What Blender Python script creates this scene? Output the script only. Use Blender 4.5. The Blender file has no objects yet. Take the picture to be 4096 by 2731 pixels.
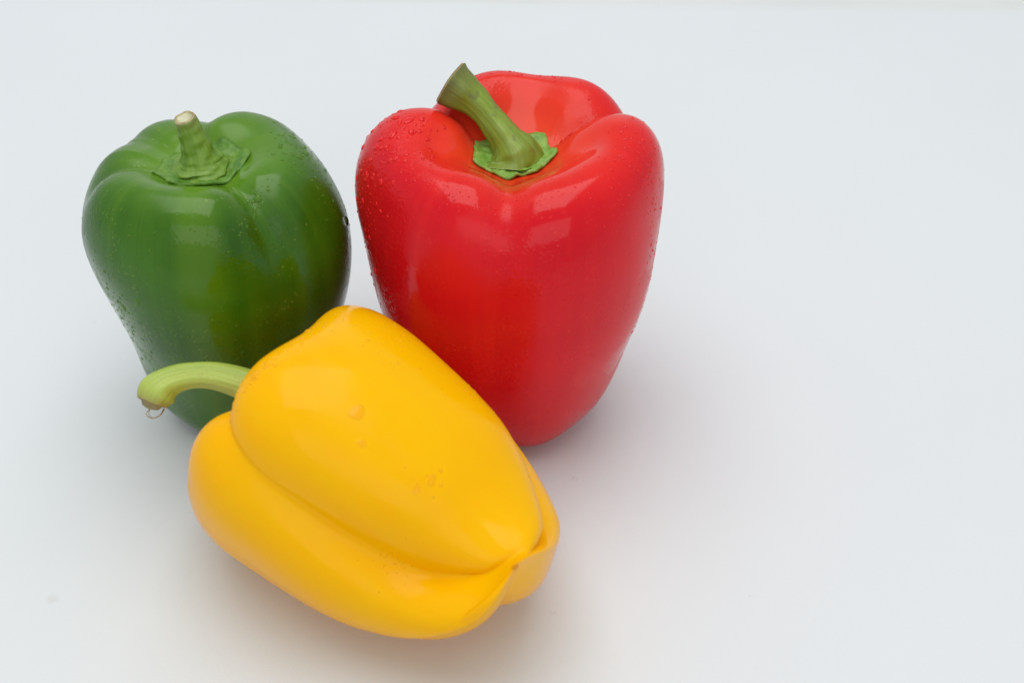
import bpy, bmesh, math, random
import numpy as np
from mathutils import Vector, Matrix, noise

# ------------------------------------------------------------------ camera, world, light, exposure
scene = bpy.context.scene
COL = scene.collection
PITCH = math.radians(38); DIST = 0.48
cam_data = bpy.data.cameras.new('camera'); cam = bpy.data.objects.new('camera', cam_data); COL.objects.link(cam)
cam.location = (0, -DIST*math.cos(PITCH), DIST*math.sin(PITCH))
cam.rotation_euler = (math.pi/2-PITCH, 0, 0)
cam_data.lens = 50; cam_data.sensor_width = 36; cam_data.sensor_fit = 'HORIZONTAL'
cam_data.clip_start = 0.01; cam_data.clip_end = 50
cam_data.dof.use_dof = True; cam_data.dof.focus_distance = 0.395; cam_data.dof.aperture_fstop = 11
scene.camera = cam

world = bpy.data.worlds.new('World'); scene.world = world; world.use_nodes = True
bg = world.node_tree.nodes['Background']
bg.inputs[0].default_value = (0.96, 0.98, 1.0, 1); bg.inputs[1].default_value = 0.62

def area(name, loc, target, sx, sy, power, color):
    d = bpy.data.lights.new(name, 'AREA'); d.shape = 'RECTANGLE'; d.size = sx; d.size_y = sy
    d.energy = power; d.color = color
    o = bpy.data.objects.new(name, d); COL.objects.link(o); o.location = loc
    o.rotation_euler = (Vector(target)-Vector(loc)).to_track_quat('-Z', 'Y').to_euler()
    return o
area('ceiling_softbox', (-0.07, -0.04, 1.45), (-0.03, -0.04, 0), 1.4, 1.2, 14.5, (1.0, 0.985, 0.97))
area('back_window', (-0.55, 1.80, 0.85), (0, 0, 0.05), 2.2, 1.1, 1.8, (0.97, 0.985, 1.0))
area('front_window', (0.20, -2.00, 1.00), (0, -0.06, 0.05), 2.20, 1.00, 8.0, (1.0, 0.985, 0.96))
vs = scene.view_settings
vs.view_transform = 'Standard'; vs.look = 'None'; vs.gamma = 1; vs.exposure = 0; vs.use_curve_mapping = False
scene.cycles.use_denoising = True
scene.cycles.max_bounces = 14; scene.cycles.diffuse_bounces = 10; scene.cycles.transmission_bounces = 10; scene.cycles.transparent_max_bounces = 8

# ---- pepper geometry (pure numpy) ----
def catmull(P, n):
    P = np.asarray(P, float); m = len(P)
    t = np.linspace(0, m-1-1e-9, n); i = t.astype(int); f = (t-i)[:, None]
    g = lambda k: P[np.clip(i+k, 0, m-1)]
    p0, p1, p2, p3 = g(-1), g(0), g(1), g(2)
    return 0.5*(2*p1+(p2-p0)*f+(2*p0-5*p1+4*p2-p3)*f**2+(3*p1-p0-3*p2+p3)*f**3)
def angd(a, b): return (a-b+np.pi) % (2*np.pi)-np.pi
def bump1(x): x = np.abs(x); return np.where(x < 1, 2/3-x**2+x**3/2, np.where(x < 2, (2-x)**3/6, 0.0))*1.5
def body_basis(th, v, nct, ncv):
    # periodic cubic bumps in theta, open in v (from just outside the calyx to the blossom end)
    bt = np.stack([bump1(angd(th, 2*np.pi*j/nct)*nct/(2*np.pi)) for j in range(nct)])
    vc = np.linspace(0.16, 0.95, ncv); dv = vc[1]-vc[0]
    bv = np.stack([bump1((v-c)/dv) for c in vc])*(1-np.exp(-(v/0.14)**4))*(1-np.exp(-((1-v)/0.11)**3))
    return bt, bv
def body_grid(P, nth=96, nv=72):
    """Rows run from the calyx over the shoulder to the blossom end; local z is the fruit's axis."""
    th = np.linspace(0, 2*np.pi, nth, endpoint=False); v = np.linspace(0, 1, nv)
    L = catmull(P['lobe'], nv); G = catmull(P['groove'], nv)
    gs = sorted((math.radians(q[0]) % (2*math.pi), q[1], q[2], math.radians(q[3]) if len(q) > 3 else 0.0, math.radians(q[4]) if len(q) > 4 else 0.0) for q in P['grooves']); ng = len(gs)
    g = np.zeros((nv, nth)); lob = np.zeros((ng, nv, nth)); sv = np.clip(v-0.5, -0.3, 0.3)[:, None]
    for i, (a, w, d, tw, tq) in enumerate(gs):
        b, tb, qb = gs[(i+1) % ng][0], gs[(i+1) % ng][3], gs[(i+1) % ng][4]
        aa = a+tw*sv+tq*sv**2; span = ((b-a) % (2*math.pi))+(tb-tw)*sv+(qb-tq)*sv**2
        rel = (th[None]-aa) % (2*np.pi); m = rel < span
        lob[i] = np.where(m, np.sin(np.pi*np.clip(rel/span, 0, 1))**0.8, 0)
        x = np.abs(angd(th[None], aa))/math.radians(w)
        g = np.maximum(g, d*np.exp(-((x**2+0.1)**0.5-0.1**0.5)**1.25))
    g = g*(1-0.75*np.clip((v-0.86)/0.10, 0, 1)[:, None])
    lw = lambda key: sum(P.get(key, [0]*ng)[i]*lob[i] for i in range(ng))
    r = (L[:, :1]*(1-g)+G[:, :1]*g)*(1+lw('lobe_r')); z = L[:, 1:]*(1-g)+G[:, 1:]*g
    top = np.clip((v-0.05)/0.3, 0, 1)*np.clip((0.62-v)/0.3, 0, 1); top = top*top*(3-2*top)
    bot = np.clip((v-0.5)/0.3, 0, 1)*np.clip((1.0-v)/0.25, 0, 1); bot = bot*bot*(3-2*bot)
    z = z+lw('lobe_z')*top[:, None]-lw('lobe_b')*bot[:, None]
    R, H = P['R'], P['H']
    X = np.stack([r*np.cos(th)*R, r*np.sin(th)*R, z*H], -1)
    sm = lambda t: np.clip(t, 0, 1)**2*(3-2*np.clip(t, 0, 1))
    for key, wv in (('toff', sm(1-v/0.34)), ('boff', sm((v-0.62)/0.38))):
        o = P.get(key, (0, 0)); X = X+wv[:, None, None]*np.array([o[0], o[1], 0])
    # outward normals of the plain form, then the swellings and dents
    dth = np.roll(X, -1, 1)-np.roll(X, 1, 1); dv_ = np.gradient(X, axis=0)
    N = np.cross(dv_, dth); N /= np.linalg.norm(N, axis=-1, keepdims=True)+1e-12
    C = P.get('C')
    if C is not None:
        C = np.asarray(C); bt, bv = body_basis(th, v, C.shape[1], C.shape[0])
        X = X+N*(bv.T@C@bt)[..., None]
    for a, vv, sa, sv, amp in P.get('dents', ()):
        X = X+N*(amp*np.exp(-(angd(th, math.radians(a))/math.radians(sa))[None]**2-((v-vv)/sv)[:, None]**2))[..., None]
    if P.get('relax'): X = relax(X, P['relax'], max(4, int(90*(nv/150)**2)))
    return X
def relax(X, v0, n):
    # ease the skin where the lobes meet at the blossom end
    nv = len(X); v = np.linspace(0, 1, nv); w = np.clip((v-v0)/0.08, 0, 1)[:, None, None]*0.5
    for _ in range(n):
        up = np.concatenate([X[:1], X[:-1]]); dn = np.concatenate([X[1:], X[-1:]])
        av = (np.roll(X, 1, 1)+np.roll(X, -1, 1)+up+dn)/4
        X = X+w*(av-X); X[-1] = X[-2].mean(0)
    return X
def frame(P):
    a = np.array(P['axis'], float); a /= np.linalg.norm(a)
    x = np.array(P.get('xref', (1, 0, 0)), float); x -= a*(x@a); x /= np.linalg.norm(x)
    return np.stack([x, np.cross(a, x), a], 1)
def to_world(P, X):
    W = X@frame(P).T
    return W
# ---- end geometry ----
# shapes of the three fruits: profiles over lobe and groove, grooves (angle, width, depth), swellings C
RED = dict(
    R=0.04280,
    H=0.09695,
    lobe=[(0, 0.885), (0.12, 0.884), (0.24, 0.888), (0.36, 0.912), (0.49, 0.955), (0.63, 0.982), (0.8, 0.963), (0.93, 0.885), (1.0, 0.76), (0.995, 0.6), (0.96, 0.44), (0.89, 0.3), (0.79, 0.16), (0.67, 0.055), (0.52, 0.003), (0.38, 0.01), (0.24, 0.04), (0.1, 0.07), (0, 0.075)],
    groove=[(0, 0.885), (0.12, 0.883), (0.24, 0.88), (0.36, 0.884), (0.48, 0.898), (0.61, 0.912), (0.74, 0.895), (0.86, 0.835), (0.93, 0.73), (0.94, 0.59), (0.91, 0.44), (0.84, 0.3), (0.73, 0.18), (0.58, 0.1), (0.44, 0.06), (0.31, 0.05), (0.2, 0.058), (0.08, 0.073), (0, 0.075)],
    grooves=[(-95, 12, 0.7), (27, 12, 1.0), (145, 12, 1.0)],
    lobe_r=[0, 0, 0],
    lobe_z=[0.06, 0.0, 0.0],
    dents=[(200, 0.25, 26, 0.07, -0.004), (345, 0.24, 20, 0.06, -0.002)],
    toff=(-0.00107, 0.00120),
    axis=(0.03000, -0.05000, 1.00000),
    pos=(-0.00150, -0.02756),
    C=np.array([[14.18,11.41,2.08,-6.12,-2.70,3.58,14.07,14.30,9.62,6.32,4.83,5.08,7.13,10.85],
 [20.73,17.53,-0.25,-19.10,-5.56,0.94,25.26,21.34,11.00,6.43,4.67,4.85,7.18,12.75],
 [27.81,25.18,0.22,-32.47,-13.60,-19.93,4.49,20.34,10.13,5.36,4.00,3.91,5.48,12.72],
 [1.43,13.97,1.93,-14.37,-11.91,-13.01,21.32,25.65,-5.15,1.89,3.18,2.61,-0.65,-14.73],
 [-11.56,-2.91,-1.84,-5.16,-4.27,-2.22,5.04,-2.80,1.37,3.24,5.08,5.37,5.55,8.48],
 [-5.15,-2.95,-1.98,-2.06,-1.14,0.35,2.01,-1.67,-5.20,3.01,9.69,10.11,0.53,-8.25],
 [-4.20,-2.42,-1.47,-0.92,-0.19,0.64,0.99,-0.60,0.11,7.95,20.95,25.90,7.11,8.24],
 [1.73,-0.45,-0.64,-0.36,0.10,0.62,1.04,1.37,3.28,8.98,20.49,23.35,2.55,7.72],
 [0.99,-0.02,-0.24,-0.10,0.19,0.56,1.01,1.68,3.13,5.81,8.89,7.58,2.90,2.74],
 [0.47,0.02,-0.10,-0.01,0.21,0.52,0.94,1.57,2.59,3.92,4.78,3.72,1.80,1.18]])*1e-4)
GREEN = dict(
    R=0.03703,
    H=0.09495,
    lobe=[(0, 0.93), (0.12, 0.928), (0.24, 0.93), (0.36, 0.945), (0.5, 0.968), (0.66, 0.968), (0.81, 0.93), (0.93, 0.85), (1.0, 0.73), (0.99, 0.59), (0.92, 0.44), (0.81, 0.3), (0.7, 0.17), (0.61, 0.065), (0.5, 0.005), (0.38, 0.01), (0.24, 0.04), (0.1, 0.07), (0, 0.075)],
    groove=[(0, 0.93), (0.12, 0.928), (0.24, 0.922), (0.36, 0.925), (0.48, 0.93), (0.62, 0.918), (0.76, 0.88), (0.88, 0.81), (0.95, 0.71), (0.95, 0.58), (0.88, 0.44), (0.77, 0.3), (0.65, 0.19), (0.53, 0.11), (0.42, 0.06), (0.31, 0.05), (0.2, 0.058), (0.08, 0.073), (0, 0.075)],
    grooves=[(-48, 12, 1.0), (88, 13, 1.0), (145, 11, 0.8), (190, 11, 0.8)],
    lobe_r=[0, 0, 0, 0],
    lobe_z=[-0.03, -0.02, 0.02, -0.01],
    toff=(0.00072, -0.00216),
    axis=(0.03000, -0.03000, 1.00000),
    pos=(-0.08967, -0.03234),
    C=np.array([[4.21,7.10,14.01,30.27,15.62,2.92,-2.59,-3.52,-2.56,-1.75,-0.83,0.29,1.52,2.77],
 [3.40,4.23,3.75,18.41,-0.10,-2.15,-6.52,-5.67,-2.85,-2.18,-1.20,0.21,1.74,3.00],
 [3.60,-3.09,5.30,-4.34,-9.27,12.04,-1.86,-10.91,-1.30,-3.24,-2.19,0.02,2.49,4.54],
 [15.59,2.75,3.43,1.16,0.40,8.31,-5.75,2.83,-1.12,-7.98,-4.64,-0.44,4.00,9.44],
 [22.83,15.32,7.40,3.82,2.54,3.30,0.82,3.11,-22.29,-21.05,-8.53,-1.24,5.05,13.01],
 [21.50,15.13,8.23,4.65,2.86,1.81,-0.80,-8.48,-25.38,-20.67,-8.47,-1.23,5.05,13.15],
 [12.01,10.34,6.82,4.27,2.74,1.92,2.06,7.10,5.32,-9.86,-4.71,-0.51,3.86,8.52],
 [9.43,7.55,5.18,3.45,2.20,1.20,0.08,-2.46,-11.85,-11.42,-2.94,-0.16,2.73,5.63],
 [5.12,3.93,3.56,2.63,1.66,0.67,-0.59,-2.59,-5.59,-5.06,-2.17,-0.11,1.97,3.92],
 [3.56,3.34,2.90,2.19,1.37,0.43,-0.71,-2.14,-3.48,-3.27,-1.76,-0.12,1.49,2.89]])*1e-4)
YELLOW = dict(
    R=0.03809,
    H=0.08403,
    lobe=[(0, 0.88), (0.12, 0.878), (0.24, 0.885), (0.36, 0.915), (0.5, 0.965), (0.66, 0.995), (0.82, 0.965), (0.94, 0.88), (1.0, 0.76), (1.0, 0.62), (0.97, 0.46), (0.92, 0.32), (0.84, 0.19), (0.72, 0.08), (0.56, 0.018), (0.4, 0.005), (0.25, 0.01), (0.1, 0.022), (0, 0.024)],
    groove=[(0, 0.88), (0.12, 0.878), (0.24, 0.878), (0.36, 0.885), (0.47, 0.91), (0.6, 0.925), (0.72, 0.9), (0.8, 0.84), (0.83, 0.74), (0.81, 0.62), (0.76, 0.46), (0.69, 0.32), (0.61, 0.2), (0.52, 0.12), (0.38, 0.065), (0.27, 0.038), (0.17, 0.027), (0.08, 0.024), (0, 0.024)],
    grooves=[(-57, 12.5, 1.0, 25, 350), (65, 12, 1.0, -108), (168, 14, 1.0)],
    lobe_r=[0.04, 0, 0],
    lobe_z=[0, 0, 0],
    lobe_b=[0.05, 0.02, 0.0],
    dents=[(186, 0.4, 36, 0.12, 0.01), (187, 0.645, 36, 0.09, -0.01), (190, 0.82, 36, 0.09, 0.006)],
    relax=0.74,
    boff=(0.04232, -0.01242),
    axis=(-0.71430, 0.51900, 0.46950),
    xref=(0, 0, 1),
    pos=(-0.00645, -0.12958),
    C=np.array([[-11.28,-3.71,2.38,2.86,2.18,1.08,-0.33,-2.07,-4.19,-6.84,-9.92,-12.81,-15.75,-12.98],
 [-17.12,-3.22,7.29,4.24,2.78,1.48,-0.03,-1.79,-3.93,-6.93,-10.74,-11.82,-16.24,-11.82],
 [-10.34,-0.54,6.19,4.33,3.45,2.21,0.52,-1.33,-3.59,-7.39,-12.26,3.26,24.74,12.37],
 [5.39,-1.06,-2.45,3.88,4.87,3.52,1.18,-1.14,-2.37,-2.05,-6.97,6.61,28.95,22.07],
 [11.67,8.53,7.08,11.97,9.30,6.01,1.83,-2.71,-6.65,-11.06,-18.30,-1.43,11.41,13.91],
 [17.63,30.00,26.24,23.66,14.14,10.23,3.46,-5.07,-12.53,-16.89,-17.28,-7.40,3.20,10.09],
 [13.59,21.88,16.17,7.61,7.77,12.19,1.73,-7.82,-20.73,-31.24,-32.51,-15.92,-1.91,6.29],
 [7.37,8.06,0.88,-6.99,3.49,23.14,3.54,-8.08,-21.93,-34.31,-29.38,-14.22,-2.57,3.74],
 [4.67,3.67,-0.72,-3.68,7.93,27.83,10.53,-3.32,-11.57,-19.29,-16.45,-7.75,0.85,3.96],
 [4.08,3.11,1.56,2.17,9.03,17.00,9.27,-1.10,-8.26,-12.45,-10.67,-4.12,3.40,4.75]])*1e-4)

# ------------------------------------------------------------------ materials
def new_mat(name):
    m = bpy.data.materials.new(name); m.use_nodes = True
    nt = m.node_tree; return m, nt, nt.nodes['Principled BSDF']
def nd(nt, typ, **kw):
    n = nt.nodes.new(typ)
    for k, v in kw.items():
        if k.startswith('i_'):
            key = k[2:]; key = int(key) if key.isdigit() else key.replace('_', ' ')
            n.inputs[key].default_value = v
        else: setattr(n, k, v)
    return n
def ramp(nt, src, stops):
    r = nt.nodes.new('ShaderNodeValToRGB'); e = r.color_ramp.elements
    while len(e) > 1: e.remove(e[-1])
    e[0].position, e[0].color = stops[0]
    for p, c in stops[1:]:
        x = e.new(p); x.color = c
    nt.links.new(src, r.inputs[0]); return r
def mixc(nt, fac, a, b, blend='MIX'):
    m = nt.nodes.new('ShaderNodeMix'); m.data_type = 'RGBA'; m.blend_type = blend
    for sock, val in ((m.inputs[0], fac), (m.inputs[6], a), (m.inputs[7], b)):
        if hasattr(val, 'is_output'): nt.links.new(val, sock)
        else: sock.default_value = val
    return m.outputs[2]
def attr(nt, name):
    a = nt.nodes.new('ShaderNodeAttribute'); a.attribute_name = name; return a.outputs['Fac']
def g(v): return (v, v, v, 1)
def noise_tex(nt, scale, detail=3, rough=0.5, vec=None, w=None):
    n = nd(nt, 'ShaderNodeTexNoise', i_Scale=scale, i_Detail=detail, i_Roughness=rough)
    if vec is None:
        tc = nt.nodes.new('ShaderNodeTexCoord'); vec = tc.outputs['Object']
    nt.links.new(vec, n.inputs['Vector']); return n.outputs['Fac']

def streak_vec(nt, ka, kv):
    """coordinates that run round the fruit fast and along it slowly, for lengthwise streaks"""
    c = nt.nodes.new('ShaderNodeCombineXYZ')
    a, b, v = attr(nt, 'cos_t'), attr(nt, 'sin_t'), attr(nt, 'along')
    for src, k, i in ((a, ka, 0), (b, ka, 1), (v, kv, 2)):
        m = nd(nt, 'ShaderNodeMath', operation='MULTIPLY'); nt.links.new(src, m.inputs[0]); m.inputs[1].default_value = k
        nt.links.new(m.outputs[0], c.inputs[i])
    return c.outputs[0]

def skin_material(name, base, dark, light, speck, rough, sss, sss_radius, ior=1.40, streak=0.5, wet_lo=0.5, mist=0.06, glow=0.0, spec=0.42, band=None, cap=None):
    m, nt, b = new_mat(name)
    n1 = noise_tex(nt, 38, 3)
    c = mixc(nt, ramp(nt, n1, [(0.35, g(0)), (0.7, g(1))]).outputs[0], base, dark)
    st = noise_tex(nt, 1.0, 4, 0.6, streak_vec(nt, 9.0, 2.2))
    f = nd(nt, 'ShaderNodeMath', operation='MULTIPLY', i_1=streak)
    nt.links.new(ramp(nt, st, [(0.45, g(0)), (0.75, g(1))]).outputs[0], f.inputs[0])
    c = mixc(nt, f.outputs[0], c, light)
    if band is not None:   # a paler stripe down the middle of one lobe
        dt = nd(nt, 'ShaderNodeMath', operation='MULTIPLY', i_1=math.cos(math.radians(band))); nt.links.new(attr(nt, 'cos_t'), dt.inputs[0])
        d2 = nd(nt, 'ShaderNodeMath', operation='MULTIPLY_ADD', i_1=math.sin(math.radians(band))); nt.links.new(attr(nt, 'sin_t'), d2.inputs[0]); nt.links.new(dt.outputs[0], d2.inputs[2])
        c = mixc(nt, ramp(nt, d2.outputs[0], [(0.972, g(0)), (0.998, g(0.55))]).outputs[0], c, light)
    if cap is not None:    # the skin turns paler in the hollow round the calyx
        c = mixc(nt, ramp(nt, attr(nt, 'along'), [(0.10, g(0.70)), (0.35, g(0))]).outputs[0], c, cap)
    # pale pores scattered over the skin
    vo = nd(nt, 'ShaderNodeTexVoronoi', i_Scale=620.0); tc = nt.nodes.new('ShaderNodeTexCoord')
    nt.links.new(tc.outputs['Object'], vo.inputs['Vector'])
    keep = ramp(nt, noise_tex(nt, 70, 2), [(0.5, g(0)), (0.62, g(1))]).outputs[0]
    dot = ramp(nt, vo.outputs['Distance'], [(0.10, g(1)), (0.24, g(0))]).outputs[0]
    fm = nd(nt, 'ShaderNodeMath', operation='MULTIPLY'); nt.links.new(keep, fm.inputs[0]); nt.links.new(dot, fm.inputs[1])
    f2 = nd(nt, 'ShaderNodeMath', operation='MULTIPLY', i_1=0.35); nt.links.new(fm.outputs[0], f2.inputs[0])
    c = mixc(nt, f2.outputs[0], c, speck)
    nt.links.new(c, b.inputs['Base Color'])
    # wet film with ragged edges: smoother where water lies
    wet = noise_tex(nt, 55, 4, 0.55)
    r = ramp(nt, wet, [(wet_lo-0.02, g(rough)), (wet_lo+0.02, g(rough*0.42))])
    nt.links.new(r.outputs[0], b.inputs['Roughness'])
    b.inputs['IOR'].default_value = ior; b.inputs['Specular IOR Level'].default_value = spec
    b.inputs['Subsurface Weight'].default_value = sss
    b.inputs['Subsurface Radius'].default_value = sss_radius; b.inputs['Subsurface Scale'].default_value = 0.004
    # fine relief: waxy grain and a mist of tiny beads in patches
    h1 = noise_tex(nt, 900, 2)
    mk = ramp(nt, noise_tex(nt, 42, 3), [(0.50, g(0)), (0.66, g(1))]).outputs[0]
    v2 = nd(nt, 'ShaderNodeTexVoronoi', i_Scale=900.0, feature='SMOOTH_F1'); nt.links.new(tc.outputs['Object'], v2.inputs['Vector'])
    bead = ramp(nt, v2.outputs['Distance'], [(0.12, g(1)), (0.42, g(0))]).outputs[0]
    mm = nd(nt, 'ShaderNodeMath', operation='MULTIPLY'); nt.links.new(mk, mm.inputs[0]); nt.links.new(bead, mm.inputs[1])
    ad = nd(nt, 'ShaderNodeMath', operation='MULTIPLY_ADD', i_1=0.10); nt.links.new(h1, ad.inputs[0]); nt.links.new(mm.outputs[0], ad.inputs[2])
    h3 = noise_tex(nt, 120, 2)
    ad2 = nd(nt, 'ShaderNodeMath', operation='MULTIPLY_ADD', i_1=0.9); nt.links.new(h3, ad2.inputs[0]); nt.links.new(ad.outputs[0], ad2.inputs[2])
    bp = nd(nt, 'ShaderNodeBump', i_Strength=mist*5, i_Distance=0.0002); nt.links.new(ad2.outputs[0], bp.inputs['Height'])
    nt.links.new(bp.outputs[0], b.inputs['Normal'])
    if glow:   # thin juicy wall round a hollow: some light passes through
        tr = nd(nt, 'ShaderNodeBsdfTranslucent'); tr.inputs['Color'].default_value = light
        mx = nd(nt, 'ShaderNodeMixShader'); mx.inputs[0].default_value = glow
        nt.links.new(b.outputs[0], mx.inputs[1]); nt.links.new(tr.outputs[0], mx.inputs[2])
        nt.links.new(mx.outputs[0], nt.nodes['Material Output'].inputs['Surface'])
    return m

def stalk_material(name, base, dark, tip, rough=0.45, streak_scale=1.0, mottle=0.6, tipcol_from=0.85):
    """'along' runs 0 at the fruit to 1 at the cut"""
    m, nt, b = new_mat(name)
    st = noise_tex(nt, 1.0, 4, 0.6, streak_vec(nt, 3.2*streak_scale, 1.3))
    c = mixc(nt, ramp(nt, st, [(0.35, g(0)), (0.68, g(1))]).outputs[0], base, dark)
    mo = ramp(nt, noise_tex(nt, 260, 3), [(0.60, g(0)), (0.72, g(mottle))]).outputs[0]
    c = mixc(nt, mo, c, tip)
    al = ramp(nt, attr(nt, 'along'), [(tipcol_from, g(0)), (1.0, g(0.75))]).outputs[0]
    c = mixc(nt, al, c, tip)
    nt.links.new(c, b.inputs['Base Color']); b.inputs['Roughness'].default_value = rough
    b.inputs['Subsurface Weight'].default_value = 0.1; b.inputs['Subsurface Radius'].default_value = (1, 1, .4); b.inputs['Subsurface Scale'].default_value = 0.002
    h = noise_tex(nt, 1.0, 3, 0.6, streak_vec(nt, 5.0, 2.0)); h2 = noise_tex(nt, 700, 2)
    ad = nd(nt, 'ShaderNodeMath', operation='MULTIPLY_ADD', i_1=0.4); nt.links.new(h2, ad.inputs[0]); nt.links.new(h, ad.inputs[2])
    bp = nd(nt, 'ShaderNodeBump', i_Strength=0.5, i_Distance=0.0006); nt.links.new(ad.outputs[0], bp.inputs['Height'])
    nt.links.new(bp.outputs[0], b.inputs['Normal'])
    return m

def plain(name, c1, c2, scale, rough, bump=0.0, spec=0.5):
    m, nt, b = new_mat(name)
    f = noise_tex(nt, scale, 4, 0.6)
    nt.links.new(mixc(nt, ramp(nt, f, [(0.35, g(0)), (0.65, g(1))]).outputs[0], c1, c2), b.inputs['Base Color'])
    b.inputs['Roughness'].default_value = rough; b.inputs['Specular IOR Level'].default_value = spec
    if bump:
        bp = nd(nt, 'ShaderNodeBump', i_Strength=0.6, i_Distance=bump); nt.links.new(f, bp.inputs['Height']); nt.links.new(bp.outputs[0], b.inputs['Normal'])
    return m

M = {}
M['red'] = skin_material('red_skin', (0.68, 0.004, 0.012, 1), (0.60, 0.002, 0.011, 1), (0.75, 0.012, 0.012, 1), (0.80, 0.07, 0.04, 1), 0.28, 0.0, (1, .12, .08), streak=0.45, mist=0.08, glow=0.08, spec=0.38, cap=(0.92, 0.085, 0.018, 1))
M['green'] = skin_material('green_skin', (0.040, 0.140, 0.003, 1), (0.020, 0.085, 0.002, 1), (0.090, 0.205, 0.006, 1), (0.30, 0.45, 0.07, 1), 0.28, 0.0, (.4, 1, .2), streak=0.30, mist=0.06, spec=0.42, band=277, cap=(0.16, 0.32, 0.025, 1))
M['yellow'] = skin_material('yellow_skin', (0.98, 0.58, 0.0006, 1), (0.98, 0.53, 0.0005, 1), (0.98, 0.64, 0.0015, 1), (0.94, 0.52, 0.02, 1), 0.25, 0.0, (1, .5, .05), streak=0.3, mist=0.03, glow=0.28, spec=0.21)
M['red_stem'] = stalk_material('red_stalk', (0.195, 0.285, 0.018, 1), (0.115, 0.185, 0.010, 1), (0.10, 0.085, 0.035, 1), tipcol_from=0.72)
M['green_stem'] = stalk_material('green_stalk', (0.16, 0.29, 0.022, 1), (0.095, 0.21, 0.010, 1), (0.26, 0.30, 0.10, 1), mottle=0.12, tipcol_from=0.8)
M['yellow_stem'] = stalk_material('yellow_stalk', (0.42, 0.52, 0.10, 1), (0.28, 0.40, 0.05, 1), (0.30, 0.24, 0.07, 1), mottle=0.25, tipcol_from=0.86)
M['red_calyx'] = plain('red_calyx_leaf', (0.24, 0.40, 0.06, 1), (0.12, 0.27, 0.025, 1), 260, 0.5, 0.0008)
M['green_calyx'] = plain('green_calyx_leaf', (0.13, 0.27, 0.022, 1), (0.055, 0.165, 0.008, 1), 260, 0.5, 0.0008)
M['cut_pale'] = plain('cut_stalk_pale', (0.62, 0.60, 0.45, 1), (0.40, 0.42, 0.22, 1), 300, 0.7, 0.0006)
M['cut_rim'] = plain('cut_stalk_rim', (0.46, 0.40, 0.22, 1), (0.28, 0.22, 0.10, 1), 500, 0.75, 0.0006)
M['cut_brown'] = plain('cut_stalk_brown', (0.20, 0.14, 0.06, 1), (0.30, 0.26, 0.10, 1), 400, 0.7, 0.0005)
M['fibre'] = plain('dry_fibre', (0.42, 0.32, 0.15, 1), (0.22, 0.15, 0.06, 1), 500, 0.6)
M['scar'] = plain('blossom_scar', (0.66, 0.30, 0.008, 1), (0.42, 0.17, 0.006, 1), 700, 0.6, 0.0005)
def water_material(name, tint, clear):
    """a bead: clear water whose body takes the colour of the skin under it, with a sharp surface shine"""
    m, nt, b = new_mat(name)
    b.inputs['Base Color'].default_value = tint; b.inputs['Roughness'].default_value = 0.06; b.inputs['IOR'].default_value = 1.40
    b.inputs['Alpha'].default_value = 1-clear
    return m
M['water_red'] = water_material('water_on_red', (0.80, 0.012, 0.014, 1), 0.25)
M['water_green'] = water_material('water_on_green', (0.10, 0.25, 0.014, 1), 0.5)
M['water_yellow'] = water_material('water_on_yellow', (0.97, 0.54, 0.002, 1), 0.5)
M['water_board'] = water_material('water_on_board', (0.92, 0.93, 0.94, 1), 0.9)
m, nt, b = new_mat('water'); M['water'] = m
b.inputs['Base Color'].default_value = (1, 1, 1, 1); b.inputs['Roughness'].default_value = 0.03
b.inputs['IOR'].default_value = 1.33; b.inputs['Transmission Weight'].default_value = 1.0

# white board: faint mottling and a few specks of its own
m, nt, b = new_mat('white_board'); M['board'] = m
c = mixc(nt, ramp(nt, noise_tex(nt, 9, 4), [(0.3, g(0)), (0.7, g(1))]).outputs[0], (0.652, 0.690, 0.706, 1), (0.640, 0.674, 0.692, 1))
vo = nd(nt, 'ShaderNodeTexVoronoi', i_Scale=42.0, i_Randomness=1.0); tc = nt.nodes.new('ShaderNodeTexCoord'); nt.links.new(tc.outputs['Object'], vo.inputs['Vector'])
sp = ramp(nt, vo.outputs['Distance'], [(0.012, g(1)), (0.034, g(0))]).outputs[0]
kp = nd(nt, 'ShaderNodeSeparateColor'); nt.links.new(vo.outputs['Color'], kp.inputs[0])
k2 = ramp(nt, kp.outputs[0], [(0.78, g(0)), (0.80, g(0.32))]).outputs[0]
mu = nd(nt, 'ShaderNodeMath', operation='MULTIPLY'); nt.links.new(sp, mu.inputs[0]); nt.links.new(k2, mu.inputs[1])
c = mixc(nt, mu.outputs[0], c, (0.42, 0.42, 0.42, 1))
# a faint grey smudge left of the fruit
mp = nd(nt, 'ShaderNodeMapping', vector_type='POINT'); nt.links.new(tc.outputs['Object'], mp.inputs[0])
mp.inputs['Location'].default_value = (0.1217*260, 0.119*180, 0); mp.inputs['Scale'].default_value = (260, 180, 0)
nz = nd(nt, 'ShaderNodeTexNoise', i_Scale=500.0); nt.links.new(tc.outputs['Object'], nz.inputs['Vector'])
ln = nd(nt, 'ShaderNodeVectorMath', operation='LENGTH'); nt.links.new(mp.outputs[0], ln.inputs[0])
ad = nd(nt, 'ShaderNodeMath', operation='ADD'); nt.links.new(ln.outputs['Value'], ad.inputs[0]); nt.links.new(nz.outputs['Fac'], ad.inputs[1])
c = mixc(nt, ramp(nt, ad.outputs[0], [(0.55, g(0.35)), (1.0, g(0))]).outputs[0], c, (0.50, 0.50, 0.48, 1))
nt.links.new(c, b.inputs['Base Color']); b.inputs['Roughness'].default_value = 0.5; b.inputs['Specular IOR Level'].default_value = 0.25
bp = nd(nt, 'ShaderNodeBump', i_Strength=0.12, i_Distance=0.0003); nt.links.new(noise_tex(nt, 1500, 2), bp.inputs['Height']); nt.links.new(bp.outputs[0], b.inputs['Normal'])
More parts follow.
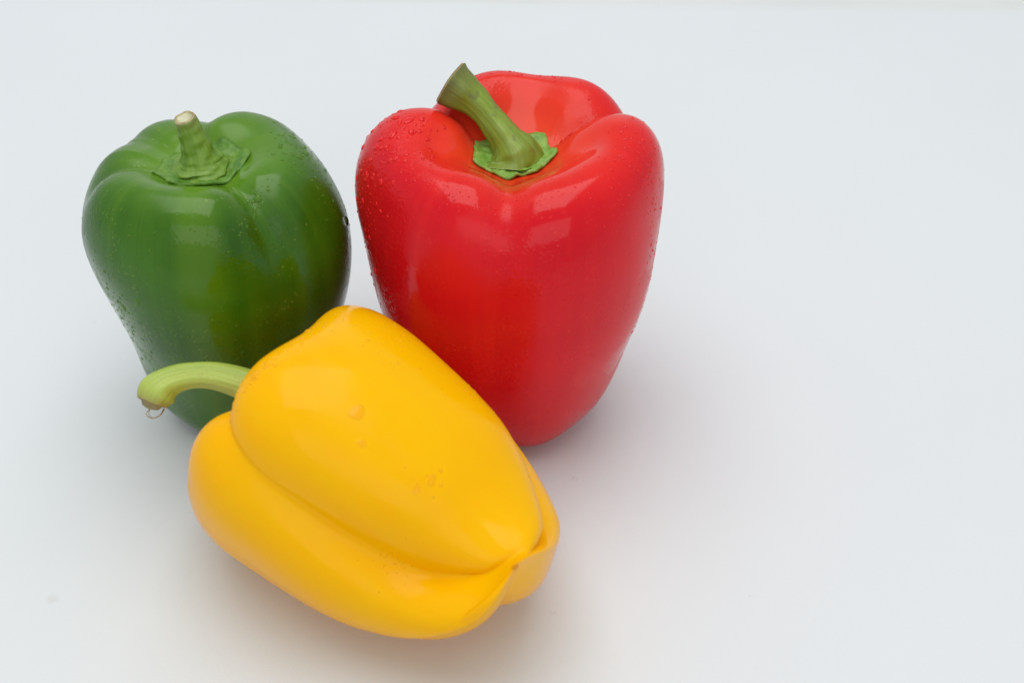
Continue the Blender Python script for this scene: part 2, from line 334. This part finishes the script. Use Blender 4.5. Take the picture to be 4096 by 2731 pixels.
M['counter'] = plain('counter', (0.66, 0.69, 0.68, 1), (0.62, 0.65, 0.64, 1), 12, 0.5)
M['smudge'] = plain('smudge', (0.66, 0.66, 0.65, 1), (0.72, 0.73, 0.73, 1), 300, 0.5)

# ------------------------------------------------------------------ helpers
def link(name, verts, faces, mat, parent=None, attrs=None, smooth=True):
    me = bpy.data.meshes.new(name); me.from_pydata([tuple(v) for v in verts], [], faces); me.update()
    if smooth: me.polygons.foreach_set('use_smooth', [True]*len(me.polygons))
    for k, a in (attrs or {}).items():
        at = me.attributes.new(k, 'FLOAT', 'POINT'); at.data.foreach_set('value', np.asarray(a, np.float32).ravel())
    o = bpy.data.objects.new(name, me); COL.objects.link(o); me.materials.append(mat)
    if parent: o.parent = parent
    return o
def grid_faces(nr, nc):
    return [(i*nc+j, i*nc+(j+1) % nc, (i+1)*nc+(j+1) % nc, (i+1)*nc+j) for i in range(nr-1) for j in range(nc)]
def thing(name, label, cat, loc, group=None):
    o = bpy.data.objects.new(name, None); COL.objects.link(o); o.location = loc; o.empty_display_size = 0.01
    o['label'] = label; o['category'] = cat
    if group: o['group'] = group
    return o
def tube(name, pts, rad, mat, parent, nseg=40, nside=28, flute=0.0, nflute=5, phase=0.0, wob=0.0, knob=0.0, seed=0):
    """a stalk swept along pts; returns object, frame at its end"""
    P = catmull(pts, nseg); Rr = catmull(np.array(rad)[:, None], nseg)[:, 0]
    T = np.gradient(P, axis=0); T /= np.linalg.norm(T, axis=1, keepdims=True)
    up = np.array([0.13, 0.9, 0.41]); u = up-T[0]*(up@T[0]); u /= np.linalg.norm(u)
    V = []; al = []; ct = []; sn = []; fr = None
    for k in range(nseg):
        u = u-T[k]*(u@T[k]); u /= np.linalg.norm(u); w = np.cross(T[k], u)
        for j in range(nside):
            a = 2*math.pi*j/nside
            rr = Rr[k]*(1+flute*math.cos(nflute*a+phase)+wob*noise.noise(Vector((math.cos(a)*1.4+seed, math.sin(a)*1.4, k*0.16)))
                       +knob*max(0.0, 1-k/(nseg*0.42))*(0.3+noise.noise(Vector((math.cos(a)*2.6+seed, math.sin(a)*2.6, k*0.30)))))
            V.append(P[k]+rr*(u*math.cos(a)+w*math.sin(a))); al.append(k/(nseg-1)); ct.append(math.cos(a)); sn.append(math.sin(a))
    F = grid_faces(nseg, nside)
    o = link(name, V, F, mat, parent, dict(along=al, cos_t=ct, sin_t=sn))
    return o, (P[-1], T[-1], np.array(V[-nside:]))
def cut_face(name, end, mat, rim_mat, parent, dish=0.25, rim=0.78):
    c, t, ring = end; n = len(ring); r = np.linalg.norm(ring-c, axis=1).mean()
    rows = [ring+t*0.0, c+(ring-c)*0.94+t*r*0.10, c+(ring-c)*rim+t*r*0.02, c+(ring-c)*0.5-t*r*dish*0.8, c+(ring-c)*0.2-t*r*dish]
    V = np.concatenate(rows+[[c-t*r*dish]]); F = grid_faces(len(rows), n)
    k = (len(rows)-1)*n; F += [(k+j, k+(j+1) % n, len(V)-1) for j in range(n)]
    o = link(name, V, F, mat, parent); o.data.materials.append(rim_mat)
    for i, p in enumerate(o.data.polygons):
        if i < 2*n: p.material_index = 1
    return o

class Pepper:
    def __init__(s, P, name, label, mat, nth=200, nv=150):
        s.P = P; G = body_grid(P, nth, nv); W = to_world(P, G.reshape(-1, 3)).reshape(nv, nth, 3)
        W = W+np.array([P['pos'][0], P['pos'][1], 0]); W[..., 2] -= W[..., 2].min()
        low = W.reshape(-1, 3)[W[..., 2].ravel() < 0.004].mean(0)
        s.base = np.array([low[0], low[1], 0.0]); s.W = W-s.base; s.nth, s.nv = nth, nv
        s.N = None
        s.root = thing(name, label, 'pepper', tuple(s.base), 'bell peppers on the white board')
        V = np.concatenate([s.W[0].mean(0)[None], s.W[1:-1].reshape(-1, 3), s.W[-1].mean(0)[None]])
        n = nth; F = [(1+i*n+j, 1+(i+1)*n+j, 1+(i+1)*n+(j+1) % n, 1+i*n+(j+1) % n) for i in range(nv-3) for j in range(n)]
        F += [(0, 1+j, 1+(j+1) % n) for j in range(n)]; k = 1+(nv-3)*n; L = len(V)-1
        F += [(k+(j+1) % n, k+j, L) for j in range(n)]
        th = np.linspace(0, 2*np.pi, n, endpoint=False); v = np.linspace(0, 1, nv)[1:-1]
        al = np.concatenate([[0], np.repeat(v, n), [1]]); ct = np.concatenate([[0], np.tile(np.cos(th), nv-2), [0]]); sn = np.concatenate([[0], np.tile(np.sin(th), nv-2), [0]])
        s.body = link('body', V, F, mat, s.root, dict(along=al, cos_t=ct, sin_t=sn))
        dth = np.roll(s.W, -1, 1)-np.roll(s.W, 1, 1); dv = np.gradient(s.W, axis=0)
        N = np.cross(dv, dth); s.N = N/(np.linalg.norm(N, axis=-1, keepdims=True)+1e-12)
        s.axis = frame(P)[:, 2]; s.X = frame(P)[:, 0]; s.Y = frame(P)[:, 1]
    def at(s, deg, v):
        j = (deg/360*s.nth) % s.nth; i = v*(s.nv-1); i0 = int(i); j0 = int(j); fi, fj = i-i0, j-j0
        i1 = min(i0+1, s.nv-1); j1 = (j0+1) % s.nth; j0 %= s.nth
        f = lambda A: (A[i0, j0]*(1-fj)+A[i0, j1]*fj)*(1-fi)+(A[i1, j0]*(1-fj)+A[i1, j1]*fj)*fi
        n = f(s.N); return f(s.W), n/np.linalg.norm(n)
    def rim_z(s, deg, r):
        """height along the axis of the skin at distance r from the axis, near the calyx"""
        j = int(round(deg/360*s.nth)) % s.nth; c = s.W[0, 0]; d = s.W[:, j]-c; h = d@s.axis; rr = np.linalg.norm(d-h[:, None]*s.axis, axis=1)
        k = int(np.argmax(rr > r)) or 1
        f = (r-rr[k-1])/(rr[k]-rr[k-1]+1e-9); return h[k-1]*(1-f)+h[k]*f
    def calyx(s, mat, corners, lift=0.0012, cup=0.0, thick=0.0011, r0=0.0, seed=1):
        """leafy collar: a thin star-shaped leaf following the hollow, edge ragged; corners = [(deg, radius)]"""
        na, nr = 96, 12; rng = random.Random(seed); c = s.W[0, 0]
        A = sorted(((d % 360), r) for d, r in corners); V = []; 
        def rad(d):
            for k, (a, r) in enumerate(A):
                b, q = A[(k+1) % len(A)]; sp = (b-a) % 360; e = (d-a) % 360
                if e < sp or len(A) == 1:
                    f = e/sp
                    # straight-ish chord between two corners, a little hollow
                    t = r*(1-f)+q*f; return t*(1-0.11*math.sin(math.pi*f))
            return A[0][1]
        top = []; bot = []
        for i in range(nr):
            f = i/(nr-1)
            for j in range(na):
                d = 360*j/na; r = rad(d)*f*(1+0.03*f*noise.noise(Vector((j*0.7+seed, 0, 0))))
                x = math.radians(d); h = max(s.rim_z(d, max(r, 1e-4)), 0)
                ves = 0.0007*abs(math.sin(4.5*x+seed))*math.sin(math.pi*min(1, f*1.15))+0.0008*noise.noise(Vector((math.cos(x)*4+seed, math.sin(x)*4, f*3)))+0.0003*noise.noise(Vector((math.cos(x)*11+seed, math.sin(x)*11, f*9)))
                hh = h+lift+cup*f*f+ves*(0.3+f)
                p = c+s.X*math.cos(x)*r+s.Y*math.sin(x)*r
                top.append(p+s.axis*hh); bot.append(p+s.axis*(hh-thick*(1.15-f*0.6)))
        V = top+bot; n = nr*na; F = grid_faces(nr, na)
        F += [tuple(n+k for k in reversed(q)) for q in grid_faces(nr, na)]
        F += [((nr-1)*na+j, (nr-1)*na+(j+1) % na, n+(nr-1)*na+(j+1) % na, n+(nr-1)*na+j) for j in range(na)]
        return link('calyx', V, F, mat, s.root)
    def droplets(s, spots, seed, mat, big=()):
        """beads of water lying on the skin; spots = (deg, v, ddeg, dv, count, rmin, rmax)"""
        rng = random.Random(seed); V = []; F = []
        def bead(p, n, r, flat, V, F, el=1.0):
            t = np.cross(n, [0.3, 0.2, 0.93]); t /= np.linalg.norm(t); w = np.cross(n, t); nr, ns = 5, 12; b0 = len(V)
            ph = rng.random()*6.28; a1, a2 = rng.uniform(0, .16), rng.uniform(0, .10)
            for i in range(nr):
                e = math.pi/2*i/(nr-1)*0.93
                for j in range(ns):
                    a = 2*math.pi*j/ns; rr = r*math.cos(e)*(1+a1*math.cos(2*a+ph)+a2*math.cos(3*a+2*ph))
                    V.append(p+n*(r*flat*math.sin(e)-r*0.04)+t*rr*math.cos(a)+w*rr*math.sin(a)*el)
            V.append(p+n*(r*flat-r*0.04)); V.append(p-n*r*0.10)
            F += [tuple(b0+k for k in q) for q in grid_faces(nr, ns)]
            F += [(b0+(nr-1)*ns+j, b0+(nr-1)*ns+(j+1) % ns, b0+nr*ns) for j in range(ns)]
            F += [(b0+(j+1) % ns, b0+j, b0+nr*ns+1) for j in range(ns)]
        for deg, v, dd, dv, cnt, r0, r1 in spots:
            for _ in range(cnt):
                p, n = s.at(deg+rng.gauss(0, dd), min(max(v+rng.gauss(0, dv), 0.06), 0.98))
                bead(p, n, r0+(r1-r0)*rng.random()**2.5, rng.uniform(0.35, 0.6), V, F, rng.uniform(0.8, 1.25))
        if V:
            o = link('water_droplets', V, F, mat, s.root); o['kind'] = 'stuff'
        for deg, v, r, flat, el, *mm in big:
            V = []; F = []; p, n = s.at(deg, v); bead(p, n, r, flat, V, F, el)
            link('water_drop', V, F, mm[0] if mm else mat, s.root)

# ------------------------------------------------------------------ the setting
def box(name, x0, x1, y0, y1, z0, z1, mat, bevel=0.003, rz=0.0):
    bm = bmesh.new(); bmesh.ops.create_cube(bm, size=1)
    for v in bm.verts: v.co = Vector(((x0+x1)/2+v.co.x*(x1-x0), (y0+y1)/2+v.co.y*(y1-y0), (z0+z1)/2+v.co.z*(z1-z0)))
    bmesh.ops.bevel(bm, geom=bm.edges[:], offset=bevel, segments=3, affect='EDGES')
    me = bpy.data.meshes.new(name); bm.to_mesh(me); bm.free(); me.materials.append(mat)
    me.polygons.foreach_set('use_smooth', [False]*len(me.polygons))
    o = bpy.data.objects.new(name, me); COL.objects.link(o); o.rotation_euler.z = rz; o['kind'] = 'structure'; return o
box('table_top', -0.62, 0.62, -0.34, 0.2680, -0.018, 0.0, M['board'], 0.003, math.radians(-2.0))
box('counter', -1.2, 1.2, -0.10, 1.2, -0.060, -0.020, M['counter'])

# ------------------------------------------------------------------ the peppers
RT = np.array([1.0, 0, 0]); UPC = np.array([0, math.sin(PITCH), math.cos(PITCH)]); FWD = np.array([0, math.cos(PITCH), -math.sin(PITCH)])

red = Pepper(RED, 'red_bell_pepper', 'tall glossy red bell pepper standing upright, thick green stalk leaning left', M['red'])
green = Pepper(GREEN, 'green_bell_pepper', 'dark green bell pepper standing upright at the left, short pale cut stalk', M['green'])
yellow = Pepper(YELLOW, 'yellow_bell_pepper', 'yellow bell pepper lying on its side in front of the other two', M['yellow'])

def plane_pts(c, offs):   # offsets (right, up, away) from the calyx
    return [c+RT*a+UPC*b+FWD*d for a, b, d in offs]

# red stalk
c = red.W[0, 0]
red.calyx(M['red_calyx'], [(-98, .0118), (-50, .0108), (-2, .0128), (42, .0128), (100, .0100), (152, .0118), (208, .0122)], lift=0.0008, cup=0.0003, thick=0.0016, seed=3)
st, end = tube('stem', plane_pts(c, [(.0004, -.0004, .0008), (.0002, .0016, .0), (-.0018, .0052, -.0002), (-.0058, .0105, 0), (-.0098, .0150, 0), (-.0138, .0182, 0), (-.0172, .0206, 0)]),
    [.0092, .0066, .0049, .0041, .0042, .0056, .0066], M['red_stem'], red.root, flute=0.04, nflute=5, phase=1.0, wob=0.10, knob=0.22, seed=2, nseg=48, nside=36)
cut_face('cut_end', end, M['cut_brown'], M['cut_brown'], st, dish=0.2)
# green stalk
c = green.W[0, 0]
green.calyx(M['green_calyx'], [(-120, .0132), (-75, .0122), (-38, .0112), (18, .0142), (65, .0120), (115, .0100), (165, .0118), (200, .0138)], lift=0.0006, cup=0.0001, thick=0.0018, seed=7)
st, end = tube('stem', [c+np.array(p) for p in ((0, 0, .0002), (0, 0, .0022), (-.0003, 0, .0050), (-.0010, .0004, .0086), (-.0018, .0006, .0122), (-.0026, .0004, .0154))],
    [.0088, .0063, .0045, .0039, .0034, .0030], M['green_stem'], green.root, flute=0.03, nflute=5, wob=0.12, knob=0.32, seed=5, nseg=56, nside=40)
cut_face('cut_end', end, M['cut_pale'], M['cut_rim'], st, dish=0.3, rim=0.72)
# yellow stalk
c = yellow.W[0, 0]
yellow.calyx(M['red_calyx'], [(k*60+10, .0085) for k in range(6)], lift=0.0010, cup=0.0015, seed=9)
c = c+RT*0.0046-UPC*0.0002; ys_pts = plane_pts(c, [(-.0040,-.0002,0),(-.0085,.0036,0),(-.0160,.0072,0),(-.0246,.0096,-.0005),(-.0310,.0096,-.001),(-.0360,.0082,-.0015),(-.0392,.0056,-.002),(-.0405,.0030,-.002)])
st, end = tube('stem', ys_pts, [.0072, .0056, .0044, .0037, .0035, .0040, .0050, .0043], M['yellow_stem'], yellow.root, flute=0.06, nflute=5, wob=0.08, seed=8)
cut_face('cut_end', end, M['cut_brown'], M['cut_brown'], st, dish=-0.55)
# dry curled fibres hanging from the cut end
for k, (offs, r) in enumerate((([(-.0412, .0024, -.002), (-.0427, .0004, -.0024), (-.0432, -.0008, -.0026), (-.0418, -.0017, -.0022), (-.0399, -.0010, -.0016), (-.0388, .0008, -.0012)], (.00016, .00011, .00010, .00012, .00017, .00024)),
                               ([(-.0411, .0022, -.002), (-.0424, .0008, -.0016), (-.0429, -.0006, -.0012), (-.0422, -.0015, -.0012), (-.0412, -.0016, -.0016)], (.00012, .00008, .00008, .00008, .00006)))):
    tube('fibre', plane_pts(c+RT*0.0012, offs), r, M['fibre'], st, nseg=30, nside=6)

# the dry scar where the flower sat
p, n = yellow.at(0, 0.985); p = yellow.W[-1, 0]; n = -yellow.axis
t = np.cross(n, [0, 0, 1.0]); t /= np.linalg.norm(t); w = np.cross(n, t); V = [p+n*0.00045]; F = []
for i, (rr, hh) in enumerate(((.0004, .0004), (.0007, .0001), (.0009, -.0006))):
    for j in range(14):
        a = 2*math.pi*j/14; q = rr*(1+0.18*math.sin(3*a+i)); V.append(p+n*hh+t*q*math.cos(a)+w*q*math.sin(a))
F = [(0, 1+j, 1+(j+1) % 14) for j in range(14)]+[(1+i*14+j, 1+(i+1)*14+j, 1+(i+1)*14+(j+1) % 14, 1+i*14+(j+1) % 14) for i in range(2) for j in range(14)]
link('blossom_scar', V, F, M['scar'], yellow.root)

# ------------------------------------------------------------------ water on the skins
red.droplets([(189, .35, 12, .04, 65, .00025, .0009), (194, .41, 8, .04, 55, .00025, .0008), (180, .29, 12, .03, 45, .0003, .0010), (196, .46, 6, .05, 40, .0002, .0006),
              (344, .34, 10, .04, 90, .0002, .0006), (340, .46, 6, .07, 60, .0002, .0005), (326, .33, 14, .03, 70, .00018, .00045),
              (239, .322, 15, .018, 110, .00015, .00036), (284, .292, 18, .018, 110, .00015, .00036), (24, .20, 5, .015, 18, .0003, .0006), (101, .288, 28, .015, 40, .0002, .0006),
              (212, .30, 10, .03, 35, .0002, .0007)], 11, M['water_red'],
             big=[(188, .325, .0011, .40, 1.3), (189, .355, .0010, .42, 1.1), (194, .392, .0010, .45, 0.9), (204, .498, .0011, .45, 1.2), (179, .298, .0012, .35, 1.4), (201, .345, .0008, .4, 1.0)])
green.droplets([(22, .32, 10, .03, 40, .0003, .0008), (2, .30, 10, .03, 25, .0003, .0008), (318, .29, 8, .02, 45, .0002, .0006), (236, .45, 11, .05, 130, .0002, .00055), (230, .53, 10, .04, 90, .0002, .0006),
                (285, .535, 18, .025, 130, .00015, .0004), (225, .36, 9, .03, 60, .0002, .0005), (0, .38, 8, .06, 90, .0002, .0005), (290, .35, 14, .02, 18, .0002, .0006)], 23, M['water_green'],
               big=[(358, .436, .0014, .75, 1.3, M['water']), (319, .287, .0011, .5, 1.1), (314, .303, .0008, .5, 1.0), (3, .305, .0010, .45, 1.2), (12, .325, .0009, .45, 1.1), (232, .50, .0011, .35, 1.5), (245, .475, .0010, .3, 1.6)])
yellow.droplets([(356, .352, 10, .012, 26, .0003, .0008), (337, .362, 8, .010, 22, .0003, .0008), (322, .355, 6, .015, 22, .0002, .0006), (20, .43, 8, .05, 90, .00015, .00045), (32, .55, 6, .06, 70, .00015, .0004),
                 (347, .592, 4, .012, 7, .0003, .0006), (311, .624, 6, .016, 40, .00012, .00025)], 37, M['water_yellow'],
                big=[(344, .490, .0018, .13, 1.25), (338, .516, .0011, .14, 1.0), (347, .591, .0011, .12, 1.4), (341, .586, .0009, .12, 1.5), (330, .36, .0012, .4, 1.1)])

# two stray drops on the board
def board_drop(x, y, r, label):
    V = []; F = []; ns, nr = 14, 5
    for i in range(nr):
        e = math.pi/2*i/(nr-1)*0.95
        for j in range(ns):
            a = 2*math.pi*j/ns; q = r*math.cos(e)*(1+.12*math.cos(2*a+1)+.08*math.cos(3*a)); V.append((q*math.cos(a), q*math.sin(a)*1.25, r*.3*math.sin(e)))
    V.append((0, 0, r*.3)); F = grid_faces(nr, ns)+[((nr-1)*ns+j, (nr-1)*ns+(j+1) % ns, nr*ns) for j in range(ns)]+[tuple(reversed(range(ns)))]
    o = link('water_drop', V, F, M['water_board']); o.location = (x, y, 0.0002); o['label'] = label; o['category'] = 'water drop'; o['group'] = 'stray water drops on the board'
board_drop(0.0191, -0.0667, 0.0009, 'tiny water drop on the white board right of the yellow pepper below the red one')
board_drop(0.0110, -0.1193, 0.0008, 'tiny water drop on the white board by the blossom end of the yellow pepper')
